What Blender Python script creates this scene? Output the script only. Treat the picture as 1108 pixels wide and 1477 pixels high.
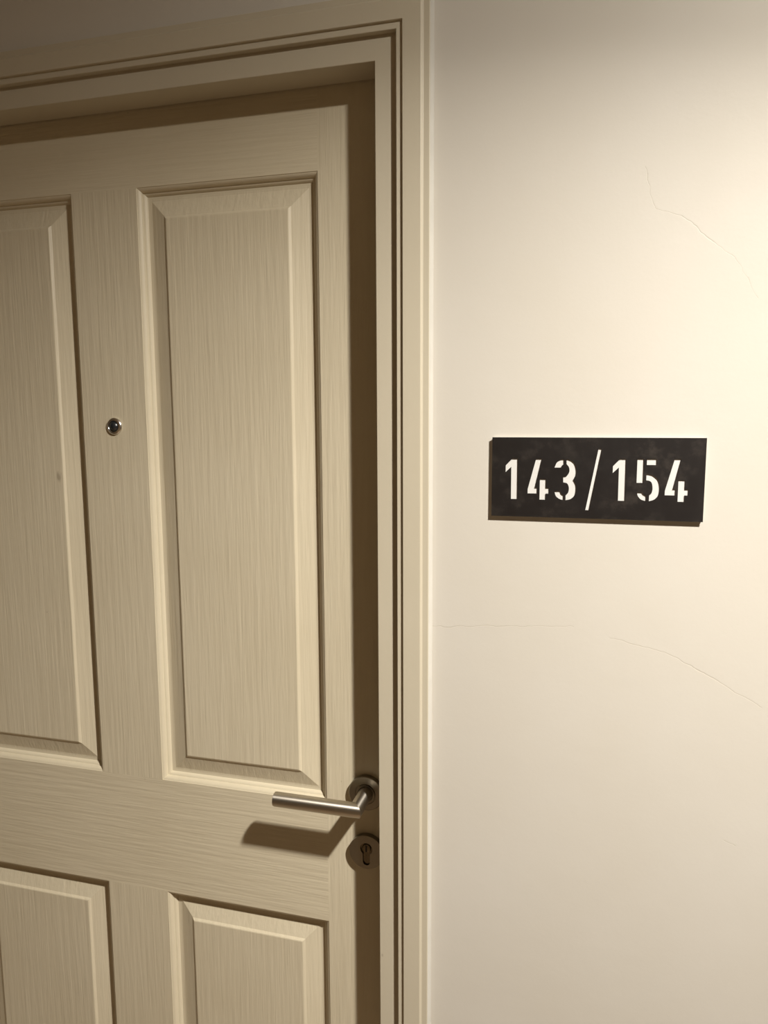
import bpy, bmesh, math
from mathutils import Vector, Matrix

# ------------------------------------------------------------------ scene reset
for o in list(bpy.data.objects):
    bpy.data.objects.remove(o, do_unlink=True)
scene = bpy.context.scene
C = scene.collection

S = 0.9          # metres per fitted unit
EYE = 1.64       # camera height above the floor

def PX(x): return x * S
def PY(y): return y * S
def PZ(z): return z * S + EYE
def W3(x, y, z): return Vector((PX(x), PY(y), PZ(z)))

# ------------------------------------------------------------------ camera
cam_data = bpy.data.cameras.new('camera')
cam = bpy.data.objects.new('camera', cam_data)
C.objects.link(cam)
cam_data.sensor_fit = 'HORIZONTAL'
cam_data.sensor_width = 36.0
cam_data.lens = 36.0 * 1090.0 / 1108.0
cam_data.clip_start = 0.02
R = Matrix(((0.964296, -0.029816, 0.263142),
            (0.264784, 0.126171, -0.956018),
            (-0.004696, 0.99156, 0.129561)))
cam.matrix_world = Matrix.Translation((0, -S, EYE)) @ R.to_4x4()
scene.camera = cam

# ------------------------------------------------------------------ world, exposure, main light
world = bpy.data.worlds.new('world')
scene.world = world
world.use_nodes = True
world.node_tree.nodes['Background'].inputs[0].default_value = (0.0, 0.0, 0.0, 1)
world.node_tree.nodes['Background'].inputs[1].default_value = 0.0
vs = scene.view_settings
vs.view_transform = 'Standard'
vs.look = 'None'
vs.gamma = 1.0
vs.use_curve_mapping = False
vs.exposure = 0.0

CEIL = 2.458
LAMP = Vector((0.576, -0.792, CEIL - 0.008))
ld = bpy.data.lights.new('downlight_lamp', 'AREA')
ld.shape = 'DISK'
ld.size = 0.075
ld.energy = 33.5
ld.color = (1.0, 0.945, 0.86)
ld.spread = math.radians(113)
lamp = bpy.data.objects.new('downlight_lamp', ld)
C.objects.link(lamp)
lamp.location = LAMP
lamp.rotation_euler = (0, math.radians(21), 0)      # adjustable lamp, turned towards the door

# ------------------------------------------------------------------ node helpers
def new_mat(name):
    m = bpy.data.materials.new(name)
    m.use_nodes = True
    nt = m.node_tree
    nt.nodes.clear()
    out = nt.nodes.new('ShaderNodeOutputMaterial')
    b = nt.nodes.new('ShaderNodeBsdfPrincipled')
    nt.links.new(b.outputs[0], out.inputs[0])
    return m, nt, b

def math_node(nt, op, a, b=None, clamp=False):
    n = nt.nodes.new('ShaderNodeMath')
    n.operation = op
    n.use_clamp = clamp
    for i, v in enumerate((a, b)):
        if v is None:
            continue
        if isinstance(v, (int, float)):
            n.inputs[i].default_value = v
        else:
            nt.links.new(v, n.inputs[i])
    return n.outputs[0]

def noise(nt, coord, scale, sx=1, sy=1, sz=1, detail=4, rough=0.5):
    mp = nt.nodes.new('ShaderNodeMapping')
    mp.inputs['Scale'].default_value = (sx, sy, sz)
    nt.links.new(coord, mp.inputs[0])
    n = nt.nodes.new('ShaderNodeTexNoise')
    n.inputs['Scale'].default_value = scale
    n.inputs['Detail'].default_value = detail
    n.inputs['Roughness'].default_value = rough
    nt.links.new(mp.outputs[0], n.inputs['Vector'])
    return n.outputs[0]

def maprange(nt, v, a, b, c, d):
    n = nt.nodes.new('ShaderNodeMapRange')
    nt.links.new(v, n.inputs[0])
    for i, x in enumerate((a, b, c, d)):
        n.inputs[i + 1].default_value = x
    return n.outputs[0]

def mix(nt, fac, a, b):
    n = nt.nodes.new('ShaderNodeMix')
    n.data_type = 'RGBA'
    if isinstance(fac, float):
        n.inputs[0].default_value = fac
    else:
        nt.links.new(fac, n.inputs[0])
    for i, v in ((6, a), (7, b)):
        if isinstance(v, tuple):
            n.inputs[i].default_value = (*v, 1)
        else:
            nt.links.new(v, n.inputs[i])
    return n.outputs[2]

def bump(nt, bsdf, h, strength, dist):
    n = nt.nodes.new('ShaderNodeBump')
    n.inputs['Strength'].default_value = strength
    n.inputs['Distance'].default_value = dist
    nt.links.new(h, n.inputs['Height'])
    nt.links.new(n.outputs[0], bsdf.inputs['Normal'])

def position(nt):
    return nt.nodes.new('ShaderNodeNewGeometry').outputs['Position']

DOOR_COL = (0.625, 0.56, 0.42)
DOOR_DARK = (0.515, 0.445, 0.31)

def paint(name, axis=None, col=DOOR_COL, dark=DOOR_DARK, rough=0.42, grain=1.0, stains=()):
    m, nt, b = new_mat(name)
    p = position(nt)
    blot = noise(nt, p, 5.0, detail=5, rough=0.6)
    f = maprange(nt, blot, 0.35, 0.75, 0.0, 0.35)
    spk = noise(nt, p, 90.0, detail=2)
    spk = maprange(nt, spk, 0.79, 0.83, 0.0, 0.4)
    c = mix(nt, f, col, dark)
    if axis:
        sc = {'z': (1, 1, 0.05), 'x': (0.05, 1, 1)}[axis]
        g1 = noise(nt, p, 330.0, *sc, detail=3, rough=0.55)
        g2 = noise(nt, p, 170.0, *sc, detail=2, rough=0.5)
        h = math_node(nt, 'ADD', math_node(nt, 'MULTIPLY', g1, 0.6), g2)
        gl = maprange(nt, h, 0.55, 1.1, 0.22, 0.0)
        c = mix(nt, gl, c, dark)
        bump(nt, b, h, 0.55 * grain, 0.0011)
    else:
        h = noise(nt, p, 160.0, detail=3)
        bump(nt, b, h, 0.25, 0.0004)
    c = mix(nt, spk, c, (0.22, 0.17, 0.10))
    if stains:
        # small rubbed-in smudges at fixed places on the paint
        sep = nt.nodes.new('ShaderNodeSeparateXYZ')
        nt.links.new(p, sep.inputs[0])
        streak = maprange(nt, noise(nt, p, 420.0, 1, 1, 0.12, detail=2), 0.42, 0.62, 0.1, 1.0)
        for (x, z, rx, rz, amt) in stains:
            ex = math_node(nt, 'DIVIDE', math_node(nt, 'SUBTRACT', sep.outputs[0], x), rx)
            ez = math_node(nt, 'DIVIDE', math_node(nt, 'SUBTRACT', sep.outputs[2], z), rz)
            d = math_node(nt, 'SQRT', math_node(nt, 'ADD', math_node(nt, 'MULTIPLY', ex, ex), math_node(nt, 'MULTIPLY', ez, ez)))
            f = math_node(nt, 'MULTIPLY', maprange(nt, d, 0.4, 1.0, amt, 0.0), streak)
            c = mix(nt, f, c, (0.20, 0.15, 0.10))
    nt.links.new(c, b.inputs['Base Color'])
    b.inputs['Roughness'].default_value = rough
    return m

MAT = {}
MAT['door_v'] = paint('door_paint_vertical_grain', 'z', stains=[(PX(-0.846), PZ(-0.1015), 0.007, 0.010, 0.55)])
MAT['door_h'] = paint('door_paint_horizontal_grain', 'x')
MAT['moulding'] = paint('door_paint_moulding', None, rough=0.38)
MAT['frame'] = paint('frame_paint', None, col=(0.525, 0.475, 0.37), dark=(0.465, 0.415, 0.312), rough=0.42,
                     stains=[(PX(-0.2807), PZ(-0.8069), 0.0022, 0.003, 0.6), (PX(-0.285), PZ(-0.885), 0.0016, 0.006, 0.6)])

def plaster(name, col, cracks=()):
    m, nt, b = new_mat(name)
    tc = nt.nodes.new('ShaderNodeTexCoord').outputs['Object']
    n1 = noise(nt, tc, 4.0, detail=4)
    n2 = noise(nt, tc, 260.0, detail=4, rough=0.6)
    n3 = noise(nt, tc, 34.0, detail=3)
    f = maprange(nt, n1, 0.3, 0.7, 0.0, 1.0)
    c = mix(nt, f, col, tuple(x * y for x, y in zip(col, (0.965, 0.955, 0.93))))
    h = math_node(nt, 'ADD', math_node(nt, 'MULTIPLY', n2, 0.35), math_node(nt, 'MULTIPLY', n3, 1.2))
    if cracks:
        # hairline cracks: distance to short wandering segments in the wall plane
        sep = nt.nodes.new('ShaderNodeSeparateXYZ')
        nt.links.new(tc, sep.inputs[0])
        wob = noise(nt, tc, 70.0, detail=3)
        wob2 = noise(nt, tc, 45.0, detail=3)
        x = math_node(nt, 'ADD', sep.outputs[0], math_node(nt, 'MULTIPLY', math_node(nt, 'SUBTRACT', wob, 0.5), 0.008))
        z = math_node(nt, 'ADD', sep.outputs[2], math_node(nt, 'MULTIPLY', math_node(nt, 'SUBTRACT', wob2, 0.5), 0.008))
        best = None
        for (x0, z0, x1, z1, w) in cracks:
            dx, dz = x1 - x0, z1 - z0
            L2 = dx * dx + dz * dz
            px = math_node(nt, 'SUBTRACT', x, x0)
            pz = math_node(nt, 'SUBTRACT', z, z0)
            t = math_node(nt, 'ADD', math_node(nt, 'MULTIPLY', px, dx / L2), math_node(nt, 'MULTIPLY', pz, dz / L2), clamp=True)
            ex = math_node(nt, 'SUBTRACT', px, math_node(nt, 'MULTIPLY', t, dx))
            ez = math_node(nt, 'SUBTRACT', pz, math_node(nt, 'MULTIPLY', t, dz))
            d2 = math_node(nt, 'ADD', math_node(nt, 'MULTIPLY', ex, ex), math_node(nt, 'MULTIPLY', ez, ez))
            d = math_node(nt, 'DIVIDE', math_node(nt, 'SQRT', d2), w)
            best = d if best is None else math_node(nt, 'MINIMUM', best, d)
        line = maprange(nt, best, 0.3, 1.0, 1.0, 0.0)
        c = mix(nt, math_node(nt, 'MULTIPLY', line, 0.2), c, (0.30, 0.24, 0.16))
        h = math_node(nt, 'SUBTRACT', h, math_node(nt, 'MULTIPLY', line, 0.8))
    nt.links.new(c, b.inputs['Base Color'])
    b.inputs['Roughness'].default_value = 0.55
    bump(nt, b, h, 0.22, 0.0010)
    return m

CR = [(0.047, 0.262, 0.0496, 0.245, 0.0005), (0.0496, 0.245, 0.058, 0.218, 0.0005), (0.058, 0.218, 0.0863, 0.2094, 0.0005),
      (0.0863, 0.2094, 0.1188, 0.1788, 0.0007), (0.1188, 0.1788, 0.140, 0.1633, 0.0005), (0.140, 0.1633, 0.165, 0.12, 0.0004),
      (-0.186, -0.264, -0.09, -0.257, 0.0006), (-0.09, -0.257, -0.015, -0.252, 0.0005),
      (0.0268, -0.2627, 0.0886, -0.2746, 0.0006), (0.0886, -0.2746, 0.1419, -0.3029, 0.0007), (0.1419, -0.3029, 0.194, -0.3307, 0.0006),
      (0.162, -0.496, 0.174, -0.501, 0.0007)]
MAT['wall'] = plaster('cream_plaster', (0.585, 0.555, 0.50), [(a, b + EYE, c, d + EYE, w) for a, b, c, d, w in CR])
MAT['wall_plain'] = plaster('cream_plaster_plain', (0.585, 0.555, 0.50))
MAT['wall_tan'] = plaster('tan_plaster', (0.36, 0.27, 0.17))
MAT['ceiling'] = plaster('white_ceiling_paint', (0.72, 0.64, 0.53))

def simple(name, col, rough=0.5, metal=0.0, noise_amt=0.0, scale=40.0, spec=0.5):
    m, nt, b = new_mat(name)
    p = position(nt)
    n = noise(nt, p, scale, detail=4)
    f = maprange(nt, n, 0.3, 0.7, 0.0, 1.0)
    c = mix(nt, f, col, tuple(x * (1 - noise_amt) for x in col))
    nt.links.new(c, b.inputs['Base Color'])
    b.inputs['Roughness'].default_value = rough
    b.inputs['Metallic'].default_value = metal
    b.inputs['Specular IOR Level'].default_value = spec
    return m

MAT['sealant'] = simple('white_sealant', (0.57, 0.55, 0.50), 0.5, noise_amt=0.06)
MAT['floor'] = simple('beige_floor_tile', (0.25, 0.175, 0.11), 0.35, noise_amt=0.15, scale=8)
MAT['acrylic'] = simple('white_acrylic', (0.66, 0.655, 0.635), 0.3, noise_amt=0.02)
MAT['chrome'] = simple('chrome', (0.72, 0.70, 0.66), 0.24, 1.0)
MAT['dark_hole'] = simple('dark_keyway', (0.012, 0.010, 0.008), 0.5)
MAT['brass'] = simple('worn_brass', (0.20, 0.165, 0.11), 0.25, 1.0, 0.2, 300)
MAT['lens'] = simple('dark_glass_lens', (0.010, 0.014, 0.018), 0.30, 0.0, spec=1.0)
MAT['trim_white'] = simple('white_lamp_trim', (0.8, 0.79, 0.76), 0.4)

# turned and brushed steel: the brushing runs round the bar, so highlights stretch along it
def steel(name, col, rough, aniso, axis):
    m, nt, b = new_mat(name)
    p = position(nt)
    n = noise(nt, p, 120.0, detail=3)
    nt.links.new(mix(nt, n, tuple(0.94 * c for c in col), tuple(1.06 * c for c in col)), b.inputs['Base Color'])
    b.inputs['Metallic'].default_value = 1.0
    b.inputs['Roughness'].default_value = rough
    if aniso:
        b.inputs['Anisotropic'].default_value = aniso
        b.inputs['Anisotropic Rotation'].default_value = 0.25
        t = nt.nodes.new('ShaderNodeTangent')
        t.direction_type = 'RADIAL'
        t.axis = axis
        nt.links.new(t.outputs[0], b.inputs['Tangent'])
    return m
MAT['steel'] = steel('brushed_steel_bar', (0.60, 0.56, 0.49), 0.42, 0.85, 'X')
MAT['neck_steel'] = steel('brushed_steel_neck', (0.50, 0.46, 0.40), 0.38, 0.85, 'Y')
MAT['rose_steel'] = steel('satin_steel', (0.30, 0.275, 0.225), 0.33, 0.0, 'Y')

# matt black face of the plaque with faint greyish scuffs
m, nt, b = new_mat('black_face_film')
p = position(nt)
n = noise(nt, p, 55.0, detail=8, rough=0.7)
n2 = noise(nt, p, 11.0, detail=3)
f = math_node(nt, 'MULTIPLY', maprange(nt, n, 0.5, 0.8, 0.0, 1.0), maprange(nt, n2, 0.4, 0.7, 0.15, 1.0))
nt.links.new(mix(nt, f, (0.0088, 0.0064, 0.0054), (0.048, 0.038, 0.030)), b.inputs['Base Color'])
nt.links.new(maprange(nt, n, 0.3, 0.7, 0.5, 0.65), b.inputs['Roughness'])
b.inputs['Specular IOR Level'].default_value = 0.3
MAT['black'] = m

m, nt, b = new_mat('lit_lamp_lens')
b.inputs['Base Color'].default_value = (0.9, 0.85, 0.75, 1)
b.inputs['Emission Color'].default_value = (1.0, 0.945, 0.85, 1)
b.inputs['Emission Strength'].default_value = 1250.0
MAT['lamp_lens'] = m

# ------------------------------------------------------------------ mesh helpers
def link(name, me, mat, parent=None, loc=None):
    """One mesh object; mesh coordinates are world coordinates, moved to the object's own origin."""
    o = bpy.data.objects.new(name, me)
    C.objects.link(o)
    for mm in (mat if isinstance(mat, (list, tuple)) else [mat]):
        me.materials.append(mm)
    xs = [v.co for v in me.vertices]
    if loc is None:
        lo = [min(c[i] for c in xs) for i in range(3)]
        hi = [max(c[i] for c in xs) for i in range(3)]
        loc = Vector(((lo[0] + hi[0]) / 2, (lo[1] + hi[1]) / 2, lo[2]))
    me.transform(Matrix.Translation(-loc))
    if parent is not None:
        o.parent = parent
        base = Vector(loc)
        q = parent
        while q is not None:
            base -= q.location
            q = q.parent
        o.location = base
    else:
        o.location = loc
    return o

def finish(bm, name):
    bmesh.ops.recalc_face_normals(bm, faces=bm.faces[:])
    me = bpy.data.meshes.new(name)
    bm.to_mesh(me)
    bm.free()
    return me

def empty(name, loc, parent=None):
    o = bpy.data.objects.new(name, None)
    o.empty_display_size = 0.05
    C.objects.link(o)
    if parent:
        o.parent = parent
        loc = Vector(loc) - parent.location
    o.location = loc
    return o

def tag(o, label, cat, kind=None, group=None):
    o['label'] = label
    o['category'] = cat
    if kind: o['kind'] = kind
    if group: o['group'] = group
    return o

def add_box(bm, x0, x1, y0, y1, z0, z1):
    r = bmesh.ops.create_cube(bm, size=1.0)
    for v in r['verts']:
        v.co = Vector(((x0 + x1) / 2 + v.co.x * (x1 - x0), (y0 + y1) / 2 + v.co.y * (y1 - y0), (z0 + z1) / 2 + v.co.z * (z1 - z0)))
    return r['verts']

def bevel_mod(o, w, seg=2, ang=30):
    md = o.modifiers.new('edge_rounding', 'BEVEL')
    md.width = w
    md.segments = seg
    md.limit_method = 'ANGLE'
    md.angle_limit = math.radians(ang)
    for p in o.data.polygons:
        p.use_smooth = True
    md.harden_normals = True

def lathe(bm, centre, axis_pts, n=48):
    """Rings about the -Y axis (out of the door): axis_pts = [(radius, height out of the door)]."""
    rings = []
    for r, h in axis_pts:
        if r < 1e-7:
            rings.append([bm.verts.new(centre + Vector((0, -h, 0)))])
        else:
            rings.append([bm.verts.new(centre + Vector((r * math.cos(2 * math.pi * i / n), -h, r * math.sin(2 * math.pi * i / n)))) for i in range(n)])
    for a, c in zip(rings, rings[1:]):
        for i in range(n):
            j = (i + 1) % n
            if len(a) == 1:
                bm.faces.new((a[0], c[i], c[j]))
            elif len(c) == 1:
                bm.faces.new((a[i], a[j], c[0]))
            else:
                bm.faces.new((a[i], a[j], c[j], c[i]))
    return rings

def smooth(o, ang=35):
    for p in o.data.polygons:
        p.use_smooth = True
    md = o.modifiers.new('edge_split', 'EDGE_SPLIT')
    md.split_angle = math.radians(ang)

# ------------------------------------------------------------------ layout (fitted units)
DD = 0.0541                      # door face behind the frame face
CX, CH = -0.2850, 0.4497         # right edge and top of the door opening
RO0, RO1 = -0.6765, -0.3850      # right-hand panels, outer edge of moulding
LO1 = -0.7915
LO0 = LO1 - (RO1 - RO0)
XR = CX + 0.012
XL = LO0 - (XR - RO1)
CL = XL + 0.012
TO, BO, T2 = 0.3394, -0.6060, -0.8081
FLOOR = -EYE / S
PB = FLOOR + 0.24
DTOP = CH + 0.012
DBOT = FLOOR + 0.008

# ------------------------------------------------------------------ room shell
X0, X1, YB = -3.6, 3.6, -2.6
JO = 0.052                       # frame width behind the architrave
WT = 0.15
def room_box(name, *b, mat, label, cat):
    bm = bmesh.new()
    add_box(bm, *b)
    o = link(name, finish(bm, name), mat, loc=Vector((0, 0, 0)))
    return tag(o, label, cat, 'structure')

bm = bmesh.new()
hx0, hx1, hz = PX(CL - JO), PX(CX + JO), PZ(CH + JO)
add_box(bm, X0, hx0, 0, WT, 0, CEIL)
add_box(bm, hx1, X1, 0, WT, 0, CEIL)
add_box(bm, hx0, hx1, 0, WT, hz, CEIL)
wf = link('wall_front', finish(bm, 'wall_front'), MAT['wall'], loc=Vector((0, 0, 0)))
tag(wf, 'cream plastered corridor wall with hairline cracks around the door', 'wall', 'structure')
room_box('floor', X0 - .1, X1 + .1, YB - .1, WT, -0.1, 0, mat=MAT['floor'], label='beige tiled corridor floor', cat='floor')
room_box('ceiling', X0 - .1, X1 + .1, YB - .1, WT, CEIL, CEIL + 0.1, mat=MAT['ceiling'], label='plain white corridor ceiling above the door', cat='ceiling')
room_box('wall_back', X0, X1, YB - 0.1, YB, 0, CEIL, mat=MAT['wall_tan'], label='plain tan corridor wall opposite the door', cat='wall')
room_box('wall_left', X0 - 0.1, X0, YB - .1, WT, 0, CEIL, mat=MAT['wall_plain'], label='plain cream end wall on the hinge side of the door', cat='wall')
room_box('wall_right', X1, X1 + 0.1, YB - .1, WT, 0, CEIL, mat=MAT['wall_plain'], label='plain cream end wall beyond the number plaque', cat='wall')

# ------------------------------------------------------------------ door frame and architrave
def leg_mesh(profile, side):
    """profile = [(offset outward from the opening, y)], one mitred member of the door surround."""
    bm = bmesh.new()
    a, c = [], []
    for o, y in profile:
        if side == 'right':
            a.append(bm.verts.new(W3(CX + o, y, FLOOR)))
            c.append(bm.verts.new(W3(CX + o, y, CH + o)))
        elif side == 'left':
            a.append(bm.verts.new(W3(CL - o, y, FLOOR)))
            c.append(bm.verts.new(W3(CL - o, y, CH + o)))
        else:
            a.append(bm.verts.new(W3(CL - o, y, CH + o)))
            c.append(bm.verts.new(W3(CX + o, y, CH + o)))
    n = len(profile)
    for i in range(n):
        j = (i + 1) % n
        bm.faces.new((a[i], a[j], c[j], c[i]))
    if side != 'head':
        bm.faces.new(a)          # foot on the floor; mitred ends stay open against each other
    return finish(bm, 'leg')

JAMB = [(0, 0), (JO, 0), (JO, 0.14), (0.016, 0.14), (0.016, DD - 0.0022), (0, DD - 0.0022)]
ARCH = [(0.0307, 0.001), (0.0307, -0.0093), (0.0397, -0.0093), (0.0397, -0.0134), (0.0640, -0.0134),
        (0.0666, -0.0108), (0.0749, -0.0108), (0.0749, 0.001)]
SEAL = [(0.0740, 0.0008), (0.0740, -0.0085), (0.0753, -0.0080), (0.0766, -0.0040), (0.0780, -0.0010), (0.0786, 0.0008)]

base = W3((CL + CX) / 2, 0, FLOOR)
frame = tag(empty('trim_1', base), 'beige painted timber door frame set into the cream wall', 'door frame', 'structure')
for part, side in (('jamb', 'left'), ('jamb', 'right'), ('head_jamb', 'head')):
    o = link(part, leg_mesh(JAMB, side), MAT['frame'], frame)
    bevel_mod(o, 0.0009)
arch = tag(empty('trim_2', base), 'beige stepped architrave around the door opening, sealed with white caulk', 'architrave', 'structure')
for part, side in (('architrave_leg', 'left'), ('architrave_leg', 'right'), ('architrave_head', 'head')):
    o = link(part, leg_mesh(ARCH, side), MAT['frame'], arch)
    bevel_mod(o, 0.0007)
for side in ('left', 'right'):
    o = link('sealant_bead', leg_mesh(SEAL, side), MAT['sealant'], arch)
    o['label'] = 'white caulk line between architrave and wall'
    smooth(o, 60)

# ------------------------------------------------------------------ door
door = tag(empty('door_1', W3((XL + XR) / 2, DD, DBOT)), 'beige four panel wood grain door with steel lever handle and peephole', 'door', 'structure')
OV, FL = 0.0117, 0.0066          # ovolo and flat around each panel
BEV = 0.0283
DEP = 0.0130
PAN = [(LO0, LO1, BO, TO), (RO0, RO1, BO, TO), (LO0, LO1, PB, T2), (RO0, RO1, PB, T2)]

bm = bmesh.new()
xs = [XL, LO0, LO1, RO0, RO1, XR]
zs = [DBOT, PB, T2, BO, TO, DTOP]
for i in range(5):
    for j in range(5):
        if i in (1, 3) and j in (1, 3):
            continue
        # rails run between the outer stiles, the short centre stile stands between the rails
        q = [bm.verts.new(W3(x, DD, z)) for x, z in ((xs[i], zs[j]), (xs[i + 1], zs[j]), (xs[i + 1], zs[j + 1]), (xs[i], zs[j + 1]))]
        f = bm.faces.new(q)
        f.material_index = 1 if (i in (1, 2, 3) and j in (0, 2, 4)) else 0
bmesh.ops.remove_doubles(bm, verts=bm.verts[:], dist=1e-5)
# edges of the leaf and its solid core behind the recesses
out = [(XL, DBOT), (XR, DBOT), (XR, DTOP), (XL, DTOP)]
for k in range(4):
    a, c = out[k], out[(k + 1) % 4]
    bm.faces.new([bm.verts.new(W3(a[0], DD, a[1])), bm.verts.new(W3(c[0], DD, c[1])),
                  bm.verts.new(W3(c[0], DD + 0.02, c[1])), bm.verts.new(W3(a[0], DD + 0.02, a[1]))])
add_box(bm, PX(XL), PX(XR), PY(DD + 0.018), PY(DD + 0.045), PZ(DBOT), PZ(DTOP))
me = bpy.data.meshes.new('leaf')
bmesh.ops.recalc_face_normals(bm, faces=bm.faces[:])
bm.to_mesh(me); bm.free()
link('leaf', me, [MAT['door_v'], MAT['door_h']], door)

def ring_mesh(x0, x1, z0, z1, prof, cap=False):
    bm = bmesh.new()
    rings = []
    for o, d in prof:
        rings.append([bm.verts.new(W3(x, DD + d, z)) for x, z in ((x0 + o, z0 + o), (x1 - o, z0 + o), (x1 - o, z1 - o), (x0 + o, z1 - o))])
    for a, c in zip(rings, rings[1:]):
        for i in range(4):
            j = (i + 1) % 4
            bm.faces.new((a[i], a[j], c[j], c[i]))
    if cap:
        bm.faces.new(rings[-1])
    return bm

MOULD = [(-0.0002, 0.0), (0.0004, 0.0009), (0.0018, 0.0014), (0.0036, 0.0026), (0.0052, 0.0045), (0.0060, 0.0062), (0.0064, 0.0080), (0.0076, 0.0084),
         (0.0092, 0.0094), (0.0106, 0.0111), (OV, DEP), (OV + 0.0035, DEP + 0.0002)]
e = OV + FL
FIELD = [(OV + 0.0030, DEP + 0.0002), (e, DEP), (e + BEV - 0.0034, 0.0052), (e + BEV - 0.0004, 0.0024), (e + BEV + 0.0010, 0.0019)]
for (x0, x1, z0, z1) in PAN:
    bm = ring_mesh(x0, x1, z0, z1, MOULD)
    o = link('moulding', finish(bm, 'moulding'), MAT['moulding'], door)
    bm = ring_mesh(x0, x1, z0, z1, FIELD, True)
    o = link('panel', finish(bm, 'panel'), MAT['door_v'], door)

for o in door.children:
    me = o.data
    if o.name.startswith(('moulding', 'panel')):
        # make sure the open shells face the corridor
        s = sum(p.normal.y * p.area for p in me.polygons)
        if s > 0:
            me.flip_normals()

# ------------------------------------------------------------------ lever handle
RX, RZ = -0.3190, -0.5781
TUBE = 0.0098
P_OUT = 0.0590                   # lever axis in front of the door face
rc = W3(RX, DD, RZ)
proud = PY(P_OUT)
LEN = PX(0.1290)
N = 40
elbow = rc + Vector((0, -proud, 0))
# grip: along -X, mitred at the elbow
bm = bmesh.new()
# on the mitre plane x and y offsets are equal in size: inner corner (-x,+y) to outer corner (+x,-y)
def mitre():
    return [bm.verts.new(elbow + Vector((-TUBE * math.cos(2 * math.pi * i / N), TUBE * math.cos(2 * math.pi * i / N), TUBE * math.sin(2 * math.pi * i / N)))) for i in range(N)]
mit = mitre()
def grip_ring(x, r):
    return [bm.verts.new(elbow + Vector((-x, r * math.cos(2 * math.pi * i / N), r * math.sin(2 * math.pi * i / N)))) for i in range(N)]
rings = [mit, grip_ring(LEN - 0.0012, TUBE), grip_ring(LEN - 0.0003, TUBE - 0.0004), grip_ring(LEN, TUBE - 0.0013)]
for a, c in zip(rings, rings[1:]):
    for i in range(N):
        j = (i + 1) % N
        bm.faces.new((a[i], a[j], c[j], c[i]))
bm.faces.new(rings[-1])
handle = link('lever_handle', finish(bm, 'lever_handle'), MAT['steel'], door, loc=Vector(elbow))
handle['label'] = 'brushed steel round bar lever'
smooth(handle)
# neck: along Y from the rose to the mitre
bm = bmesh.new()
mit = mitre()
root = [bm.verts.new(rc + Vector((-TUBE * math.cos(2 * math.pi * i / N), -0.004, TUBE * math.sin(2 * math.pi * i / N)))) for i in range(N)]
for i in range(N):
    j = (i + 1) % N
    bm.faces.new((mit[i], mit[j], root[j], root[i]))
o = link('neck', finish(bm, 'neck'), MAT['neck_steel'], handle)
smooth(o)
# rose with a turned collar
bm = bmesh.new()
RR = 0.0245
lathe(bm, rc, [(RR, -0.0005), (RR, 0.0072), (RR - 0.0008, 0.0082), (0.0150, 0.0086), (0.0146, 0.0078), (0.0136, 0.0078), (0.0132, 0.0095), (0.0108, 0.0095), (0.0102, 0.0060), (0, 0.0060)])
o = link('rose', finish(bm, 'rose'), MAT['rose_steel'], handle)
smooth(o)

# ------------------------------------------------------------------ lock escutcheon with euro profile cylinder
lc = W3(-0.3187, DD, -0.6742)
def euro(r, hw, drop, n=20):
    """keyhole outline: a circle above a round-ended slot (x, z)."""
    a0 = math.asin(hw / r)
    pts = []
    for i in range(n + 1):
        t = -math.pi / 2 + a0 + (2 * math.pi - 2 * a0) * i / n
        pts.append((r * math.cos(t), r * math.sin(t)))
    for i in range(9):
        t = math.pi + math.pi * i / 8
        pts.append((hw * math.cos(t), -drop + hw * math.sin(t)))
    return pts

def curve_plate(name, loops, thick):
    """flat plate in the XZ plane with holes; returns a mesh (front at y = 0, back at y = thick)."""
    cu = bpy.data.curves.new(name, 'CURVE')
    cu.dimensions = '2D'
    cu.fill_mode = 'BOTH'
    cu.extrude = thick / 2
    for lp in loops:
        sp = cu.splines.new('POLY')
        sp.points.add(len(lp) - 1)
        for p, (x, z) in zip(sp.points, lp):
            p.co = (x, z, 0, 1)
        sp.use_cyclic_u = True
    tmp = bpy.data.objects.new(name, cu)
    C.objects.link(tmp)
    bpy.context.view_layer.update()
    dg = bpy.context.evaluated_depsgraph_get()
    me = bpy.data.meshes.new_from_object(tmp.evaluated_get(dg))
    bpy.data.objects.remove(tmp, do_unlink=True)
    bpy.data.curves.remove(cu)
    me.materials.clear()
    # curve XY -> world XZ, curve +Z -> world -Y
    me.transform(Matrix(((1, 0, 0, 0), (0, 0, -1, thick / 2), (0, 1, 0, 0), (0, 0, 0, 1))))
    return me

UP = 0.005
circ = [(RR * math.cos(2 * math.pi * i / 64), RR * math.sin(2 * math.pi * i / 64)) for i in range(64)]
hole = [(x, z + UP) for x, z in euro(0.0088, 0.0052, 0.019)]
me = curve_plate('lock_escutcheon', [circ, hole], 0.0088)
me.transform(Matrix.Translation(lc + Vector((0, -0.0083, 0))))
esc = link('lock_escutcheon', me, MAT['rose_steel'], door, loc=Vector(lc))
esc['label'] = 'round steel keyhole escutcheon'
bevel_mod(esc, 0.0006, 2, 60)
bm = bmesh.new()
pts = [(x * 0.97, z * 0.97 + UP) for x, z in euro(0.0088, 0.0052, 0.019)]
fr = [bm.verts.new(lc + Vector((x, -0.0060, z))) for x, z in pts]
bk = [bm.verts.new(lc + Vector((x, 0.0005, z))) for x, z in pts]
bm.faces.new(fr)
for i in range(len(pts)):
    j = (i + 1) % len(pts)
    bm.faces.new((fr[i], fr[j], bk[j], bk[i]))
cyl = link('lock_cylinder', finish(bm, 'lock_cylinder'), MAT['brass'], esc)
plug_c = lc + Vector((0, 0, UP))
bm = bmesh.new()
lathe(bm, plug_c, [(0.0064, 0.0050), (0.0064, 0.0072), (0.0058, 0.0080), (0.0022, 0.0082), (0, 0.0082)], 32)
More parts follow.
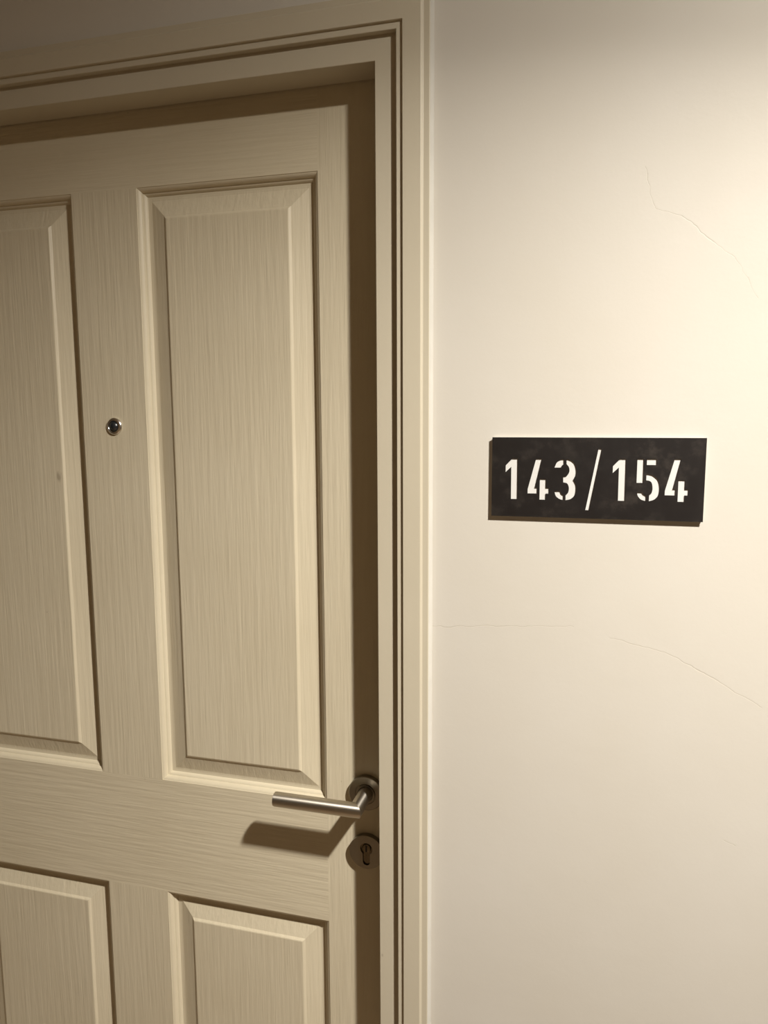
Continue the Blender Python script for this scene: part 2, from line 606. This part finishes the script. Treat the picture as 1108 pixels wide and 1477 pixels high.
plug = link('cylinder_plug', finish(bm, 'cylinder_plug'), MAT['brass'], esc)
smooth(plug)
bm = bmesh.new()
add_box(bm, plug_c.x - 0.0011, plug_c.x + 0.0011, plug_c.y - 0.0084, plug_c.y - 0.006, plug_c.z - 0.0046, plug_c.z + 0.0046)
link('keyway', finish(bm, 'keyway'), MAT['dark_hole'], esc)

# ------------------------------------------------------------------ peephole
pc = W3(-0.7340, DD, -0.0185)
bm = bmesh.new()
lathe(bm, pc, [(0.0122, -0.0005), (0.0122, 0.0012), (0.0116, 0.0026), (0.0098, 0.0036), (0.0080, 0.0038), (0.0072, 0.0030), (0.0070, 0.0005)], 48)
peep = link('peephole', finish(bm, 'peephole'), MAT['chrome'], door, loc=Vector(pc))
peep['label'] = 'chrome ringed door viewer'
smooth(peep, 50)
bm = bmesh.new()
lathe(bm, pc, [(0.0074 * math.cos(math.radians(a)), 0.0006 + 0.0060 * math.sin(math.radians(a))) for a in range(0, 90, 9)] + [(0, 0.0066)], 40)
lens = link('viewer_lens', finish(bm, 'viewer_lens'), MAT['lens'], peep)
lens['label'] = 'dark domed glass lens'
smooth(lens, 60)

# ------------------------------------------------------------------ number plaque
PLX0, PLX1, PLZ0, PLZ1 = PX(-0.1261), PX(0.1345), PZ(-0.1351), PZ(-0.0317)
PW, PH = PLX1 - PLX0, PLZ1 - PLZ0
plaque = tag(empty('number_plaque', (PLX0 + PW / 2, 0, PLZ0)), 'black rectangular plaque with white stencil numbers 143/154 on the wall', 'sign')

def spline(pts):
    """pts = (x, z) corner or (x, z, 1) smooth point; Catmull-Rom through runs of smooth points."""
    n = len(pts)
    out = []
    for i in range(n):
        p0, p1, p2, p3 = (pts[(i + k) % n] for k in (-1, 0, 1, 2))
        out.append((p1[0], p1[1]))
        s1, s2 = len(p1) == 3, len(p2) == 3
        if s1 or s2:
            t1 = ((p2[0] - p0[0]) / 2, (p2[1] - p0[1]) / 2) if s1 else (p2[0] - p1[0], p2[1] - p1[1])
            t2 = ((p3[0] - p1[0]) / 2, (p3[1] - p1[1]) / 2) if s2 else (p2[0] - p1[0], p2[1] - p1[1])
            for k in range(1, 5):
                u = k / 5
                h = (2 * u**3 - 3 * u**2 + 1, u**3 - 2 * u**2 + u, -2 * u**3 + 3 * u**2, u**3 - u**2)
                out.append(tuple(h[0] * p1[d] + h[1] * t1[d] + h[2] * p2[d] + h[3] * t2[d] for d in (0, 1)))
    return out

def shift(pts, dx, dz):
    return [(p[0] + dx, p[1] + dz) + tuple(p[2:]) for p in pts]

ONE = [[(7.4, 47.5), (13.9, 47.5), (14.1, 0), (6.7, 0), (6.5, 38.0), (0, 31.6), (0, 39.6)]]
FOUR = [[(9.0, 47.5), (15.6, 47.5), (8.2, 13.8), (11.0, 13.8), (11.0, 7.0), (0, 7.0), (0, 12.0)],
        [(13.8, 24.1), (20.8, 24.1), (20.8, 13.9), (24.5, 13.9), (24.5, 7.2), (20.8, 7.2), (20.8, 0), (13.8, 0)]]
THREE = [[(10.3, 47.4), (10.5, 41.4), (8.4, 40.2, 1), (7.2, 37.7), (0, 37.6), (2.4, 43.4, 1), (6.0, 46.4, 1)],
         [(0.4, 10.2), (7.1, 10.2), (8.3, 7.2, 1), (10.8, 5.7), (10.9, 0.1), (6.4, 1.2, 1), (2.2, 4.6, 1)],
         [(13.3, 47.5), (18.2, 46.0, 1), (22.2, 42.4, 1), (24.3, 36.1, 1), (24.2, 30.0, 1), (21.4, 23.8), (24.4, 17.6, 1), (24.4, 9.4, 1),
          (22.4, 4.6, 1), (18.4, 1.2, 1), (13.3, 0.0), (13.2, 6.0), (16.0, 8.9, 1), (16.7, 14.6, 1), (14.6, 19.4, 1), (10.2, 20.6),
          (10.0, 27.3), (14.0, 28.2, 1), (16.7, 32.9, 1), (16.3, 38.0, 1), (13.4, 42.0)]]
FIVE = [[(0, 47.5), (6.8, 47.5), (7.0, 20.6), (0, 20.6)],
        [(10.2, 47.5), (20.5, 47.5), (20.6, 40.9), (10.2, 40.9)],
        [(10.2, 30.5), (14.4, 30.0, 1), (18.2, 28.4, 1), (23.0, 23.4, 1), (24.7, 15.0, 1), (23.6, 7.0, 1), (19.4, 2.0, 1), (13.9, 0.0),
         (13.9, 7.2), (16.3, 9.2, 1), (17.3, 14.6, 1), (16.2, 20.8, 1), (13.6, 23.0, 1), (10.3, 23.6)],
        [(0.7, 9.8), (6.2, 9.8), (7.7, 7.6, 1), (10.6, 6.1), (10.8, 0.0), (5.4, 1.8, 1), (2.0, 5.6, 1)]]
SLASH = [[(120.6, 80.6), (124.2, 80.1), (111.8, 9.6), (108.0, 9.8)]]
loops = []
for glyph, dx, dz in ((ONE, 16.0, 20.6), (FOUR, 42.0, 20.6), (THREE, 72.2, 20.7), (SLASH, 0, 0), (ONE, 136.9, 21.5), (FIVE, 163.0, 21.8), (FOUR, 193.4, 22.0)):
    for piece in glyph:
        loops.append([(x / 1000, z / 1000) for x, z in spline(shift(piece, dx, dz))])
rect = [(0, 0), (PW, 0), (PW, PH), (0, PH)]
PT = PY(0.006)
me = curve_plate('face_plate', [rect] + loops, 0.0012)
me.transform(Matrix.Translation((PLX0, -PT, PLZ0)))
o = link('face_plate', me, MAT['black'], plaque)
o['label'] = 'matt black face with cut-out stencil numerals'
bm = bmesh.new()
add_box(bm, PLX0 + 0.0006, PLX1 - 0.0006, -PT + 0.00115, 0.0002, PLZ0 + 0.0006, PLZ1 - 0.0006)
o = link('backing', finish(bm, 'backing'), MAT['acrylic'], plaque)
o['label'] = 'white acrylic showing through the numerals'

# ------------------------------------------------------------------ recessed downlight in the ceiling
dl = tag(empty('ceiling_downlight', (LAMP.x, LAMP.y, CEIL)), 'small round recessed ceiling downlight with white trim ring', 'downlight')
def lathe_z(name, pts, mat):
    bm = bmesh.new()
    n = 48
    rings = []
    for r, z in pts:
        rings.append([bm.verts.new((LAMP.x + r * math.cos(2 * math.pi * i / n), LAMP.y + r * math.sin(2 * math.pi * i / n), CEIL + z)) for i in range(n)] if r > 1e-6
                     else [bm.verts.new((LAMP.x, LAMP.y, CEIL + z))])
    for a, c in zip(rings, rings[1:]):
        for i in range(n):
            j = (i + 1) % n
            if len(c) == 1:
                bm.faces.new((a[i], a[j], c[0]))
            else:
                bm.faces.new((a[i], a[j], c[j], c[i]))
    o = link(name, finish(bm, name), mat, dl)
    smooth(o, 40)
    return o
lathe_z('trim_ring', [(0.058, 0.0005), (0.058, -0.003), (0.054, -0.006), (0.046, -0.006), (0.043, -0.001)], MAT['trim_white'])
lathe_z('lamp_lens', [(0.0435, 0.0004), (0.0435, -0.0016), (0.030, -0.0024), (0, -0.0028)], MAT['lamp_lens'])
lamp.parent = dl
lamp.location = LAMP - dl.location
